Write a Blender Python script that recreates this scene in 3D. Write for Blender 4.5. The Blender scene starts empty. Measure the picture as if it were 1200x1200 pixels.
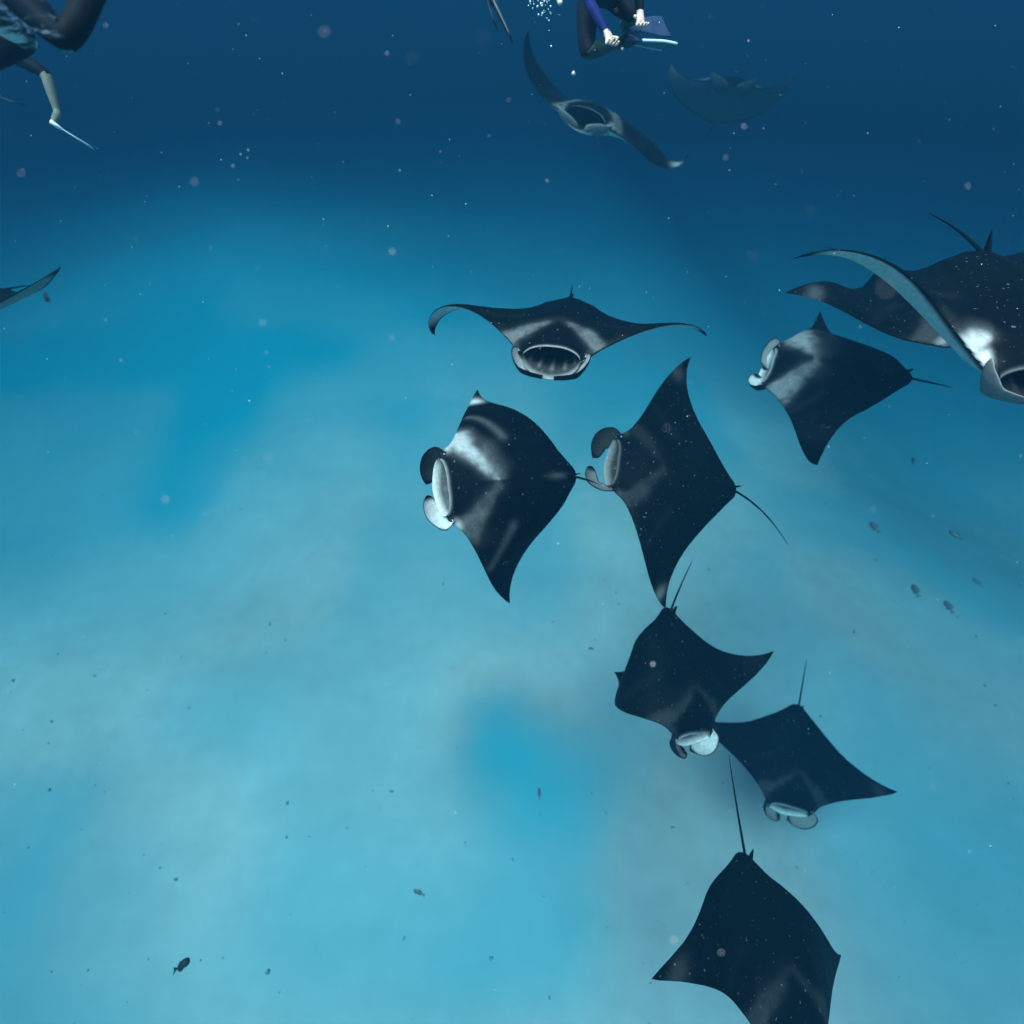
import bpy, bmesh, math, random
import numpy as np
from mathutils import Vector, Matrix

random.seed(7)
rng = np.random.default_rng(7)
sc = bpy.context.scene
C = bpy.data.collections.new("scene"); sc.collection.children.link(C)

# ------------------------------------------------------------------ camera
PITCH = math.radians(42.0)          # looking down by this much
HT = 0.90                           # tangent of half the field of view
CAM = Vector((0.0, 0.0, -1.0))      # the water surface is z = 0
cd = bpy.data.cameras.new("camera"); cam = bpy.data.objects.new("camera", cd); C.objects.link(cam)
cam.location = CAM; cam.rotation_euler = (math.pi/2 - PITCH, 0, 0)
cd.sensor_width = 36; cd.lens = 18.0 / HT; cd.clip_start = 0.02; cd.clip_end = 800
cd.dof.use_dof = True; cd.dof.focus_distance = 4.3; cd.dof.aperture_fstop = 0.75
sc.camera = cam
RIGHT = Vector((1, 0, 0)); FWD = Vector((0, math.cos(PITCH), -math.sin(PITCH))); UP = Vector((0, math.sin(PITCH), math.cos(PITCH)))
def at(px, py, depth):
    """world point seen at photo pixel (of 1200) at this depth along the view axis"""
    return CAM + (RIGHT*((px-600)/600*HT) + UP*((600-py)/600*HT) + FWD) * depth
SEABED = -13.0
def on_bed(px, py, lift=0.0):
    d = at(px, py, 1.0) - CAM
    return CAM + d * ((SEABED + lift - CAM.z) / d.z)

# ------------------------------------------------------------------ light
SUN_EL, SUN_AZ = math.radians(66), math.radians(-150)     # azimuth measured from +Y towards +X
w = bpy.data.worlds.new("World"); sc.world = w; w.use_nodes = True
nt = w.node_tree; nt.nodes.clear()
sky = nt.nodes.new("ShaderNodeTexSky"); sky.sky_type = 'NISHITA'; sky.sun_disc = False
sky.sun_elevation = SUN_EL; sky.sun_rotation = SUN_AZ
bg = nt.nodes.new("ShaderNodeBackground"); bg.inputs[1].default_value = 0.12
wo = nt.nodes.new("ShaderNodeOutputWorld")
nt.links.new(sky.outputs[0], bg.inputs[0]); nt.links.new(bg.outputs[0], wo.inputs[0])
sd = bpy.data.lights.new("sun", 'SUN'); sd.energy = 5.0; sd.angle = math.radians(38); sd.color = (1.0, .97, .92)
so = bpy.data.objects.new("sun", sd); C.objects.link(so)
sdir = Vector((math.sin(SUN_AZ)*math.cos(SUN_EL), math.cos(SUN_AZ)*math.cos(SUN_EL), math.sin(SUN_EL)))
so.rotation_euler = sdir.to_track_quat('Z', 'Y').to_euler(); so.location = (0, 0, 20)
sc.view_settings.view_transform = 'Standard'; sc.view_settings.look = 'None'
sc.view_settings.exposure = 1.2; sc.view_settings.gamma = 1; sc.view_settings.use_curve_mapping = False
sc.render.engine = 'CYCLES'
cy = sc.cycles
cy.max_bounces = 5; cy.diffuse_bounces = 2; cy.glossy_bounces = 2; cy.transmission_bounces = 2
cy.volume_bounces = 1; cy.transparent_max_bounces = 8
cy.use_denoising = True
cy.use_adaptive_sampling = False
cy.caustics_reflective = False; cy.caustics_refractive = False
sc.render.filter_size = 2.4

# ------------------------------------------------------------------ water body (the medium everything hangs in)
SIG_S = np.array((0.0005, 0.0027, 0.0050))      # scattering per metre
SIG_T = np.array((0.098, 0.058, 0.050))         # extinction per metre
def water_volume():
    m = bpy.data.materials.new("water_body"); m.use_nodes = True
    n = m.node_tree; n.nodes.clear()
    out = n.nodes.new("ShaderNodeOutputMaterial"); v = n.nodes.new("ShaderNodeVolumePrincipled")
    D = 0.16
    col = SIG_S / D; ab = (SIG_T - SIG_S) / (D * (1 - col))          # absorption = D*(1-col)*(1-sqrt(abs_col))
    acol = (1 - np.clip(ab, 0, 1))**2
    v.inputs["Color"].default_value = (*col, 1); v.inputs["Density"].default_value = D
    v.inputs["Absorption Color"].default_value = (*acol, 1); v.inputs["Anisotropy"].default_value = 0.0
    n.links.new(v.outputs[0], out.inputs["Volume"])
    return m

# ------------------------------------------------------------------ helpers
def tag(o, label=None, cat=None, group=None, kind=None):
    if label: o['label'] = label
    if cat: o['category'] = cat
    if group: o['group'] = group
    if kind: o['kind'] = kind
    return o
def empty(name, M, size=.3):
    o = bpy.data.objects.new(name, None); C.objects.link(o); o.matrix_world = M; o.empty_display_size = size
    return o
def mesh_obj(name, verts, faces, mats, parent=None, smooth=True, attrs=None, fm=None):
    me = bpy.data.meshes.new(name); me.from_pydata([tuple(map(float, v)) for v in verts], [], faces)
    for m in mats: me.materials.append(m)
    if smooth: me.polygons.foreach_set('use_smooth', [True]*len(me.polygons))
    if attrs:
        for k, a in attrs.items():
            at_ = me.attributes.new(k, 'FLOAT', 'POINT'); at_.data.foreach_set('value', np.asarray(a, dtype=np.float32))
    if fm is not None: me.polygons.foreach_set('material_index', fm)
    me.update()
    o = bpy.data.objects.new(name, me); C.objects.link(o)
    if parent: o.parent = parent
    return o
def sstep(a, b, x):
    t = np.clip((np.asarray(x, float)-a)/(b-a), 0, 1); return t*t*(3-2*t)

def principled(name, rough=.5, spec=.5):
    m = bpy.data.materials.new(name); m.use_nodes = True
    b = m.node_tree.nodes["Principled BSDF"]; b.inputs["Roughness"].default_value = rough
    b.inputs["Specular IOR Level"].default_value = spec
    return m, m.node_tree, b
def noise(n, scale, detail=4, rough=.55, vec=None):
    t = n.nodes.new("ShaderNodeTexNoise"); t.inputs["Scale"].default_value = scale
    t.inputs["Detail"].default_value = detail; t.inputs["Roughness"].default_value = rough
    if vec is None:
        tc = n.nodes.new("ShaderNodeTexCoord"); vec = tc.outputs["Object"]
    n.links.new(vec, t.inputs["Vector"]); return t.outputs[0]
def ramp(n, fac, stops):
    r = n.nodes.new("ShaderNodeValToRGB"); n.links.new(fac, r.inputs[0])
    while len(r.color_ramp.elements) < len(stops): r.color_ramp.elements.new(.5)
    for e, (p, c) in zip(r.color_ramp.elements, stops):
        e.position = p; e.color = (*c, 1) if len(c) == 3 else c
    return r.outputs[0]
def math_node(n, op, a, b, clamp=False):
    t = n.nodes.new("ShaderNodeMath"); t.operation = op; t.use_clamp = clamp
    for i, x in enumerate((a, b)):
        if isinstance(x, (int, float)): t.inputs[i].default_value = x
        else: n.links.new(x, t.inputs[i])
    return t.outputs[0]
def mix(n, fac, a, b):
    t = n.nodes.new("ShaderNodeMix"); t.data_type = 'RGBA'
    if isinstance(fac, (int, float)): t.inputs[0].default_value = fac
    else: n.links.new(fac, t.inputs[0])
    for i, x in ((6, a), (7, b)):
        if isinstance(x, tuple): t.inputs[i].default_value = (*x, 1)
        else: n.links.new(x, t.inputs[i])
    return t.outputs[2]
def attr(n, name):
    a = n.nodes.new("ShaderNodeAttribute"); a.attribute_name = name; return a.outputs["Fac"]

# ------------------------------------------------------------------ materials
def skin_material():
    m, n, b = principled("manta_skin", .58, .025)
    big = noise(n, 3.5, 5, .6); fine = noise(n, 30, 3, .6)
    dark = ramp(n, big, [(.25, (.0005, .0013, .0024)), (.55, (.0008, .0020, .0034)), (.8, (.0018, .0036, .0055))])
    sp = ramp(n, noise(n, 34, 2, .5), [(.69, (0, 0, 0)), (.76, (1, 1, 1))])
    dark = mix(n, math_node(n, 'MULTIPLY', sp, .30), dark, (.3, .32, .34))
    pale = ramp(n, fine, [(.2, (.55, .56, .56)), (.7, (.82, .82, .80))])
    mk = attr(n, 'mark')
    # edges of the white markings break up into mottling
    k = math_node(n, 'ADD', mk, math_node(n, 'MULTIPLY', math_node(n, 'SUBTRACT', fine, .5), math_node(n, 'MULTIPLY', mk, .22)), True)
    n.links.new(mix(n, k, dark, pale), b.inputs["Base Color"])
    bp = n.nodes.new("ShaderNodeBump"); bp.inputs["Strength"].default_value = .12; bp.inputs["Distance"].default_value = .01
    n.links.new(noise(n, 60, 3), bp.inputs["Height"]); n.links.new(bp.outputs[0], b.inputs["Normal"])
    return m
SKIN = skin_material()
def plain(name, c1, c2, scale=8, rough=.5, spec=.5, bump=0.1):
    m, n, b = principled(name, rough, spec)
    n.links.new(ramp(n, noise(n, scale, 5, .6), [(.3, c1), (.7, c2)]), b.inputs["Base Color"])
    if bump:
        bp = n.nodes.new("ShaderNodeBump"); bp.inputs["Strength"].default_value = bump; bp.inputs["Distance"].default_value = .01
        n.links.new(noise(n, scale*5, 3), bp.inputs["Height"]); n.links.new(bp.outputs[0], b.inputs["Normal"])
    return m
def streaked(name, stops):
    m, n, b = principled(name, .65, .05)
    tc = n.nodes.new("ShaderNodeTexCoord"); mp = n.nodes.new("ShaderNodeMapping"); mp.inputs["Rotation"].default_value = (0, math.radians(-42), 0); mp.inputs["Scale"].default_value = (2.2, 12, 34)
    n.links.new(tc.outputs["Object"], mp.inputs["Vector"])
    f = noise(n, 1.0, 3, .6, mp.outputs[0])
    n.links.new(ramp(n, f, stops), b.inputs["Base Color"]); return m
STREAK = streaked('wetsuit_streaked', [(.50, (.002, .005, .010)), (.60, (.02, .035, .05)), (.70, (.30, .36, .42))])
STREAK2 = streaked('wetsuit_pale_streaks', [(.40, (.02, .03, .045)), (.5, (.14, .16, .18)), (.60, (.62, .62, .62))])
EYE = plain("eye_black", (.003, .003, .004), (.008, .008, .01), 20, .12, .8, 0)
GILL = plain("gill_dark", (.02, .022, .026), (.05, .055, .06), 30, .6)
LINING = plain("mouth_lining", (.60, .60, .60), (.82, .82, .80), 22, .5)
NEOPRENE = plain("neoprene_black", (.0015, .003, .005), (.004, .006, .010), 14, .7, .08)
NAVY = plain("rash_guard_navy", (.004, .008, .06), (.008, .014, .10), 14, .7, .1)
HUMAN = plain("human_skin", (.50, .38, .29), (.66, .52, .42), 12, .5, .3)
CALF = plain("calf_skin", (.10, .11, .09), (.17, .17, .14), 12, .5, .3)
FIN_NAVY = plain("fin_navy", (.008, .018, .05), (.02, .04, .09), 10, .35, .5)
FIN_TRIM = plain("fin_trim", (.45, .62, .80), (.60, .75, .90), 10, .3, .6)
FIN_DARK = plain("fin_rubber_dark", (.006, .008, .011), (.02, .023, .03), 10, .45, .5)
WHITE_RUB = plain("fin_rubber_white", (.65, .68, .66), (.82, .84, .8), 10, .4, .5)
GREEN = plain("shorts_green", (.02, .045, .04), (.04, .08, .07), 14, .7, .3)
MASKM = plain("mask_rubber", (.008, .008, .01), (.02, .02, .024), 14, .35, .5)
HAIR = plain("dark_hair", (.010, .008, .006), (.03, .022, .016), 30, .6, .4)
FISHM = plain("fish_skin", (.06, .08, .09), (.14, .17, .18), 12, .4, .5)

# ------------------------------------------------------------------ manta rays
def vnoise(x, y, s, seed):
    r = np.random.default_rng(seed); G = r.random((64, 64)); x = x/s; y = y/s
    xi, yi = np.floor(x).astype(int), np.floor(y).astype(int); fx, fy = x-xi, y-yi; fx = fx*fx*(3-2*fx); fy = fy*fy*(3-2*fy)
    g = lambda a, b: G[a % 64, b % 64]
    return (g(xi, yi)*(1-fx)+g(xi+1, yi)*fx)*(1-fy) + (g(xi, yi+1)*(1-fx)+g(xi+1, yi+1)*fx)*fy
LE = np.array([(0,.47),(.15,.455),(.20,.447),(.235,.415),(.26,.375),(.3,.335),(.4,.27),(.5,.21),(.6,.15),(.7,.085),(.8,.01),(.9,-.08),(.96,-.14),(1,-.19)])
TE = np.array([(0,-.50),(.05,-.49),(.1,-.445),(.2,-.37),(.3,-.31),(.4,-.26),(.5,-.215),(.6,-.185),(.7,-.165),(.8,-.155),(.9,-.163),(.96,-.178),(1,-.192)])
def smooth_curve(T):
    xs = np.linspace(0, 1, 401); y = np.interp(xs, T[:,0], T[:,1])
    yy = np.concatenate([y[40:0:-1], y, np.full(40, y[-1]) + (y[-1]-y[-2])*np.arange(1, 41)])
    k = np.exp(-(np.arange(-20, 21)/9.)**2); k /= k.sum()
    s = np.convolve(yy, k, 'same')[40:441]
    return xs, s
LEc, TEc = smooth_curve(LE), smooth_curve(TE)
def yl(s): return np.interp(s, *LEc)
def yt(s): return np.interp(s, *TEc)
S0 = .18
def bend(P, sh):
    P = np.asarray(P, float); out = np.empty_like(P); ss = np.linspace(0, 1.05, 212)
    for side, (a1, a2, sw, tw, a3) in ((1, (sh[0], sh[1], sh[4], sh[6], sh[8])), (-1, (sh[2], sh[3], sh[5], sh[7], sh[9]))):
        m = (P[:,0] >= 0) if side > 0 else (P[:,0] < 0)
        if not m.any(): continue
        s = np.abs(P[m,0]); tt = np.clip((ss-S0)/(1-S0), 0, 2); th = a1*tt + a2*tt**2 + a3*tt**3; ds = ss[1]-ss[0]
        X = np.concatenate([[0], np.cumsum((np.cos(th[1:])+np.cos(th[:-1]))/2)*ds])
        Z = np.concatenate([[0], np.cumsum((np.sin(th[1:])+np.sin(th[:-1]))/2)*ds])
        t = np.clip((s-S0)/(1-S0), 0, 2); h = a1*t + a2*t*t + a3*t**3; ym = (yl(s)+yt(s))/2
        z = P[m,2] + tw*t*(P[m,1]-ym)
        out[m,0] = side*(np.interp(s, ss, X) - z*np.sin(h)); out[m,1] = P[m,1] + sw*t*t; out[m,2] = np.interp(s, ss, Z) + z*np.cos(h)
    return out
MW = .183                                         # half width of the mouth
def cm(x): return np.sqrt(np.clip(1-(np.asarray(x)/MW)**2, 0, 1))
def thick(s): return np.interp(s, [0,.1,.2,.27,.35,.5,.7,.9,1], [.105,.10,.083,.066,.05,.031,.016,.006,0])
def arm_dist(x, y):
    """distance to the V shaped shoulder band, in rest coordinates"""
    x = np.abs(x); a = np.array((.03, .13)); b = np.array((.27, .345)); d = b-a; L = d@d
    t = np.clip(((x-a[0])*d[0]+(y-a[1])*d[1])/L, 0, 1.05)
    return (x-a[0]-t*d[0]), (y-a[1]-t*d[1]), t
def manta_body(sh, size, tail, mk, belly_dark=0.0):
    xs = np.concatenate([np.linspace(0, .12, 9)[:-1], MW*np.sin(np.linspace(math.asin(.12/MW), math.pi/2, 11))[:-1], np.linspace(MW, .30, 13)[:-1], np.linspace(.30, .9, 44)[:-1], np.linspace(.9, 1, 14)])
    X = np.concatenate([-xs[:0:-1], xs]); NV = 42
    v = np.linspace(0, 1, NV)**1.5
    verts = []; mark = []
    V = np.tile(v, (len(X), 1)); XX = np.tile(X[:,None], (1, NV)); S = np.abs(XX)
    inm = S <= MW; c = np.where(inm, cm(XX), 0)
    p = np.where(V < .32, np.sin(np.pi/2*np.clip(V/.32, 0, 1))**.6, np.cos(np.pi/2*np.clip((V-.32)/.68, 0, 1))**.85)
    p[:, -1] = 0
    T = thick(S)
    jaw = mk.get('jaw', .5); ly, jy, hz = .03+.03*jaw, .04*jaw-.006, .055+.04*jaw; hu = .045+.018*jaw
    grids = []
    for top in (1, -1):
        yf = yl(S) + (-ly if top > 0 else jy)*c
        Y = yf + (yt(S)-yf)*V
        w_ = sstep(0, .38, V)
        h = (hu if top > 0 else hz)*c
        face = np.where(S < .24, sstep(.24, .17, S), 0)
        pp = p*(1-face) + face*np.where(V < .32, sstep(0, .32, V)**.7, p)
        z = h*(1-w_) + T*pp*(1.0 if top > 0 else .8)
        if top > 0:       # low spine towards the tail
            z = z + .014*np.exp(-(XX/.03)**2)*sstep(.45, .8, V)*(1-sstep(.93, 1, V))
            # two soft folds behind the head
            z = z + .010*np.exp(-((S-.20)/.05)**2)*sstep(.05, .2, V)*(1-sstep(.3, .6, V))
        P = np.stack([XX, Y, z*top], -1)
        if top > 0:
            dx, dy, t = arm_dist(XX, Y)
            dd = np.hypot(dx, dy); fr = dy > 0
            width = np.where(fr, .030, .075)*(.75+.5*t)
            nz = vnoise(XX*9+40, Y*9+40, 1, mk.get('seed', 1)) ; nz2 = vnoise(XX*26+40, Y*26+40, 1, 3)
            width = width*(.6+.9*nz)*mk.get('wide', 1)
            k = np.where(XX > 0, mk.get('vR', mk.get('v', .5)), mk.get('vL', mk.get('v', .5)))
            raw = np.exp(-(dd/width)**2)*(.55+.45*t)*sstep(mk.get('t0', 0)-.25, mk.get('t0', 0)+.15, t+.15)
            m = k*(.35*raw + .65*sstep(.25, .85, raw*(.62+.75*nz2)))
            m = np.maximum(m, mk.get('cheek', .3)*np.exp(-(((S-.25)/.035)**2+((Y-.385)/.03)**2)))
            for sgn, key in ((1, 'tipR'), (-1, 'tipL')):
                q = np.exp(-(((S-.86)/.055)**2 + ((Y+.085)/.05)**2)); m = np.maximum(m, np.where(XX*sgn > 0, mk.get(key, 0)*q, 0))
            ux = np.clip(((S-.28)*.25+(Y-.02)*.12)/(.25**2+.12**2), 0, 1)
            m = m + mk.get('sheen', .004)*np.exp(-(((S-.28-.25*ux)**2+(Y-.02-.12*ux)**2)/.032**2))  # soft highlight along the wing, painted into the marking
            m = np.maximum(m, mk.get('mid', 0)*np.exp(-((S/.02)**2 + ((Y+.33)/.07)**2)))
            m = np.maximum(m, mk.get('lip', .3)*np.exp(-(V/.012)**2)*(S < MW*.99))
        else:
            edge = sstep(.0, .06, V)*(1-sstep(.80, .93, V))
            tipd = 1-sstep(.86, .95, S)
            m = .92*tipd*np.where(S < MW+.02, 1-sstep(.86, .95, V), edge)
            m = m*(1-mk.get('belly_shade', 0))  # darkens the pale belly: weak light from below put into its colour
        grids.append((P, m))
    nx = len(X); idx = []
    allv = []; allm = []
    for P, m in grids: allv.append(P.reshape(-1, 3)); allm.append(m.reshape(-1))
    Vt = np.concatenate(allv); Mk = np.concatenate(allm); off = nx*NV
    faces = []
    for g in (0, 1):
        for i in range(nx-1):
            for j in range(NV-1):
                a = g*off + i*NV + j; q = (a, a+NV, a+NV+1, a+1)
                faces.append(q[::-1] if g == 0 else q)
    # tail, rising out of the trailing edge, in the same surface object
    t0, t1, t2 = Vector((0, -.44, .012)), Vector(tail[0]), Vector(tail[1])
    n0 = len(Vt); tv = []; NT, NS = 22, 8
    for i in range(NT):
        u = i/(NT-1); c_ = t0*((1-u)*(1-2*u)) + t1*(4*u*(1-u)) + t2*(u*(2*u-1))
        r = .0080*(1-u)**.8 + .0014
        dv = (t2-t0).normalized(); sx = dv.cross(Vector((0, 0, 1))).normalized(); sz = sx.cross(dv)
        for k in range(NS):
            a = 2*math.pi*k/NS; q = c_ + sx*(r*math.cos(a)) + sz*(r*math.sin(a)); tv.append(q)
    for i in range(NT-1):
        for k in range(NS):
            faces.append((n0+i*NS+k, n0+i*NS+(k+1) % NS, n0+(i+1)*NS+(k+1) % NS, n0+(i+1)*NS+k))
    faces.append(tuple(n0+(NT-1)*NS+k for k in range(NS)))
    # dorsal fin: a small swept blade with real thickness
    n1 = n0+NT*NS; df = []
    ND = 9
    for i in range(ND):
        u = i/(ND-1); ya = -.385 - .075*u**1.3; yb = -.445 - .06*u; zt = .02 + .075*u
        for k in range(8):
            a = 2*math.pi*k/8; df.append(((.011*(1-u)+.002)*math.sin(a), (ya+yb)/2 + (ya-yb)/2*math.cos(a)*(1-.75*u**3), zt))
    for i in range(ND-1):
        for k in range(8):
            faces.append((n1+i*8+k, n1+i*8+(k+1) % 8, n1+(i+1)*8+(k+1) % 8, n1+(i+1)*8+k))
    faces.append(tuple(n1+(ND-1)*8+k for k in range(8)))
    B = bend(Vt, sh)*size
    B = np.concatenate([B, np.array([tuple(q) for q in tv])*size, np.array(df)*size])
    Mk = np.concatenate([Mk, np.zeros(len(tv)+len(df))])
    return B, faces, Mk
def build_manta(key, label, mk, pose, dirt=0.0, open_=1.0, lobes=(1, 1), group='manta rays feeding in a loose chain'):
    R = np.array(pose['R']); T = Vector(pose['T']) + CAM; size = pose['size']; sh = pose['sh']
    M = Matrix([[*R[0], T.x], [*R[1], T.y], [*R[2], T.z], [0, 0, 0, 1]])
    root = empty('manta_ray', M); tag(root, label, 'manta ray', group)
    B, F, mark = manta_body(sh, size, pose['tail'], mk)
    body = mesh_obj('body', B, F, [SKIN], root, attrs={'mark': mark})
    bm = bmesh.new(); bm.from_mesh(body.data); bmesh.ops.remove_doubles(bm, verts=bm.verts, dist=2e-4*size)
    bmesh.ops.recalc_face_normals(bm, faces=bm.faces); bm.to_mesh(body.data); bm.free()
    # mouth lining: funnel running back from the lips, with gill rakers inside
    NP, NR = 48, 12; pts = []; mk2 = []
    for r in range(NR):
        u = r/(NR-1)
        for k in range(NP):
            a = 2*math.pi*k/NP; x = MW*math.cos(a); s_ = math.sin(a)
            c = float(cm(x)); yb = float(yl(abs(x)))
            jaw = mk.get('jaw', .5); ly, jy, hz, hu = .03+.03*jaw, .04*jaw-.006, .055+.04*jaw, .045+.018*jaw
            if s_ >= 0: y = yb-ly*c; z = hu*c
            else: y = yb+jy*c; z = -hz*c
            k_ = 1-.30*u**1.4
            if r == 0:   y += .004; x *= 1.012; z *= 1.03
            pts.append((x*k_*.985, y-.30*u, z*k_*.96 - .006*u)); 
            mk2.append(((1-sstep(.02, .16, u))*(.9 if s_ < 0 else mk.get('lip', .3)) + (1-sstep(.1, .75, u))*.16)*mk.get('mouth', 1) + .22*float(sstep(.2, .4, u))*(k % 4 == 0)*(1-u))
    F = [(r*NP+k, r*NP+(k+1) % NP, (r+1)*NP+(k+1) % NP, (r+1)*NP+k) for r in range(NR-1) for k in range(NP)]
    F.append(tuple((NR-1)*NP+k for k in range(NP)))
    P = bend(np.array(pts), sh)*size
    ml = mesh_obj('mouth_lining', P, F, [SKIN], root, attrs={'mark': mk2})
    # cephalic fins: curved paddles either side of the mouth, pale inside
    for side in (1, -1):
        lf = lobes[0 if side > 0 else 1]
        if key == 'F': continue
        lk = mk.get('reach', (1, 1))[0 if side > 0 else 1]
        c0 = np.array([(.198, .40, .000), (.206, .452, -.014), (.200, .498, -.032), (.170, .532, -.048), (.110, .548, -.058), (.035, .552, -.064)])
        c0[:, 1] = .40 + (c0[:, 1]-.40)*lk
        NU, NW = 30, 20; pts = []; mk2 = []
        U = np.linspace(0, 1, NU); kk = np.linspace(0, 1, len(c0))
        from_ = lambda i: np.interp(U, kk, c0[:, i])
        cx = np.stack([from_(0), from_(1), from_(2)], 1)
        for _ in range(3): cx[1:-1] = (cx[:-2]+2*cx[1:-1]+cx[2:])/4
        tg = np.gradient(cx, axis=0); tg /= np.linalg.norm(tg, axis=1)[:, None]
        for i in range(NU):
            u = U[i]; hw = (.088 - .012*u)*(.5+.5*sstep(0, .3, u))*math.sqrt(max(1-max(0, (u-.62)/.38)**2.2, .0016))
            out_ = np.array((tg[i,1], -tg[i,0], 0)); out_ /= np.linalg.norm(out_)
            wd = np.array((0, 0, .46)) + out_*.75*(.42+.58*u); wd /= np.linalg.norm(wd)
            nn = np.cross(wd, tg[i]); nn /= np.linalg.norm(nn)       # points inwards
            if nn[0] > 0: nn = -nn
            for k in range(NW):
                a = 2*math.pi*k/NW; cc, s_ = math.cos(a), math.sin(a)
                cup = .020*(cc*cc-.5)
                q = cx[i] + wd*(hw*cc) + nn*(.0085*s_*math.sqrt(max(1-.6*u, .1)) + cup)
                pts.append((q[0]*side, q[1], q[2]-.01))
                mk2.append(mk.get('lobe', (.8, .8))[0 if side > 0 else 1]*(1-sstep(.80, .97, abs(cc)))*(1-sstep(.86, .97, u)) if s_ > .05 else mk.get('lobe_out', .015))
        F = [(r*NW+k, r*NW+(k+1) % NW, (r+1)*NW+(k+1) % NW, (r+1)*NW+k) for r in range(NU-1) for k in range(NW)]
        F.append(tuple(range(NW))); F.append(tuple((NU-1)*NW+k for k in range(NW)))
        lo = mesh_obj('cephalic_fin', bend(np.array(pts), sh)*size, F, [SKIN], root, attrs={'mark': mk2})
        bm = bmesh.new(); bm.from_mesh(lo.data); bmesh.ops.recalc_face_normals(bm, faces=bm.faces); bm.to_mesh(lo.data); bm.free()
        # eye on the side of the head
        pts = []; F = []; NA, NB = 12, 8
        for i in range(NB+1):
            for k in range(NA):
                th, ph = math.pi*i/NB, 2*math.pi*k/NA
                pts.append((side*(.208 + .020*math.cos(th)), .405 + .021*math.sin(th)*math.cos(ph), .004 + .019*math.sin(th)*math.sin(ph)))
        F = [(i*NA+k, i*NA+(k+1) % NA, (i+1)*NA+(k+1) % NA, (i+1)*NA+k) for i in range(NB) for k in range(NA)]
        eo = mesh_obj('eye', bend(np.array(pts), sh)*size, F, [EYE], root)
        # five gill slits under each side
        for g in range(5):
            yc = .26-.062*g; xr = .155-.012*g; pts = []; NQ = 9
            for i in range(NQ):
                u = i/(NQ-1)*2-1
                for (dy, dz) in ((-.005, 0), (0, -.004), (.005, 0), (0, .012)):
                    vz = -(.8*float(thick(xr))*.92+.004)
                    pts.append((side*(xr+.055*u), yc + .02*(1-u*u) + dy*(1-u*u*.8), vz + dz*(1-.5*u*u) + .018*max(u, 0)))
            F = [(i*4+k, i*4+(k+1) % 4, (i+1)*4+(k+1) % 4, (i+1)*4+k) for i in range(NQ-1) for k in range(4)]
            if key in ('L', 'K', 'J'): mesh_obj('gill_slit', bend(np.array(pts), sh)*size, F, [GILL], root)
    return root

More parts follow.
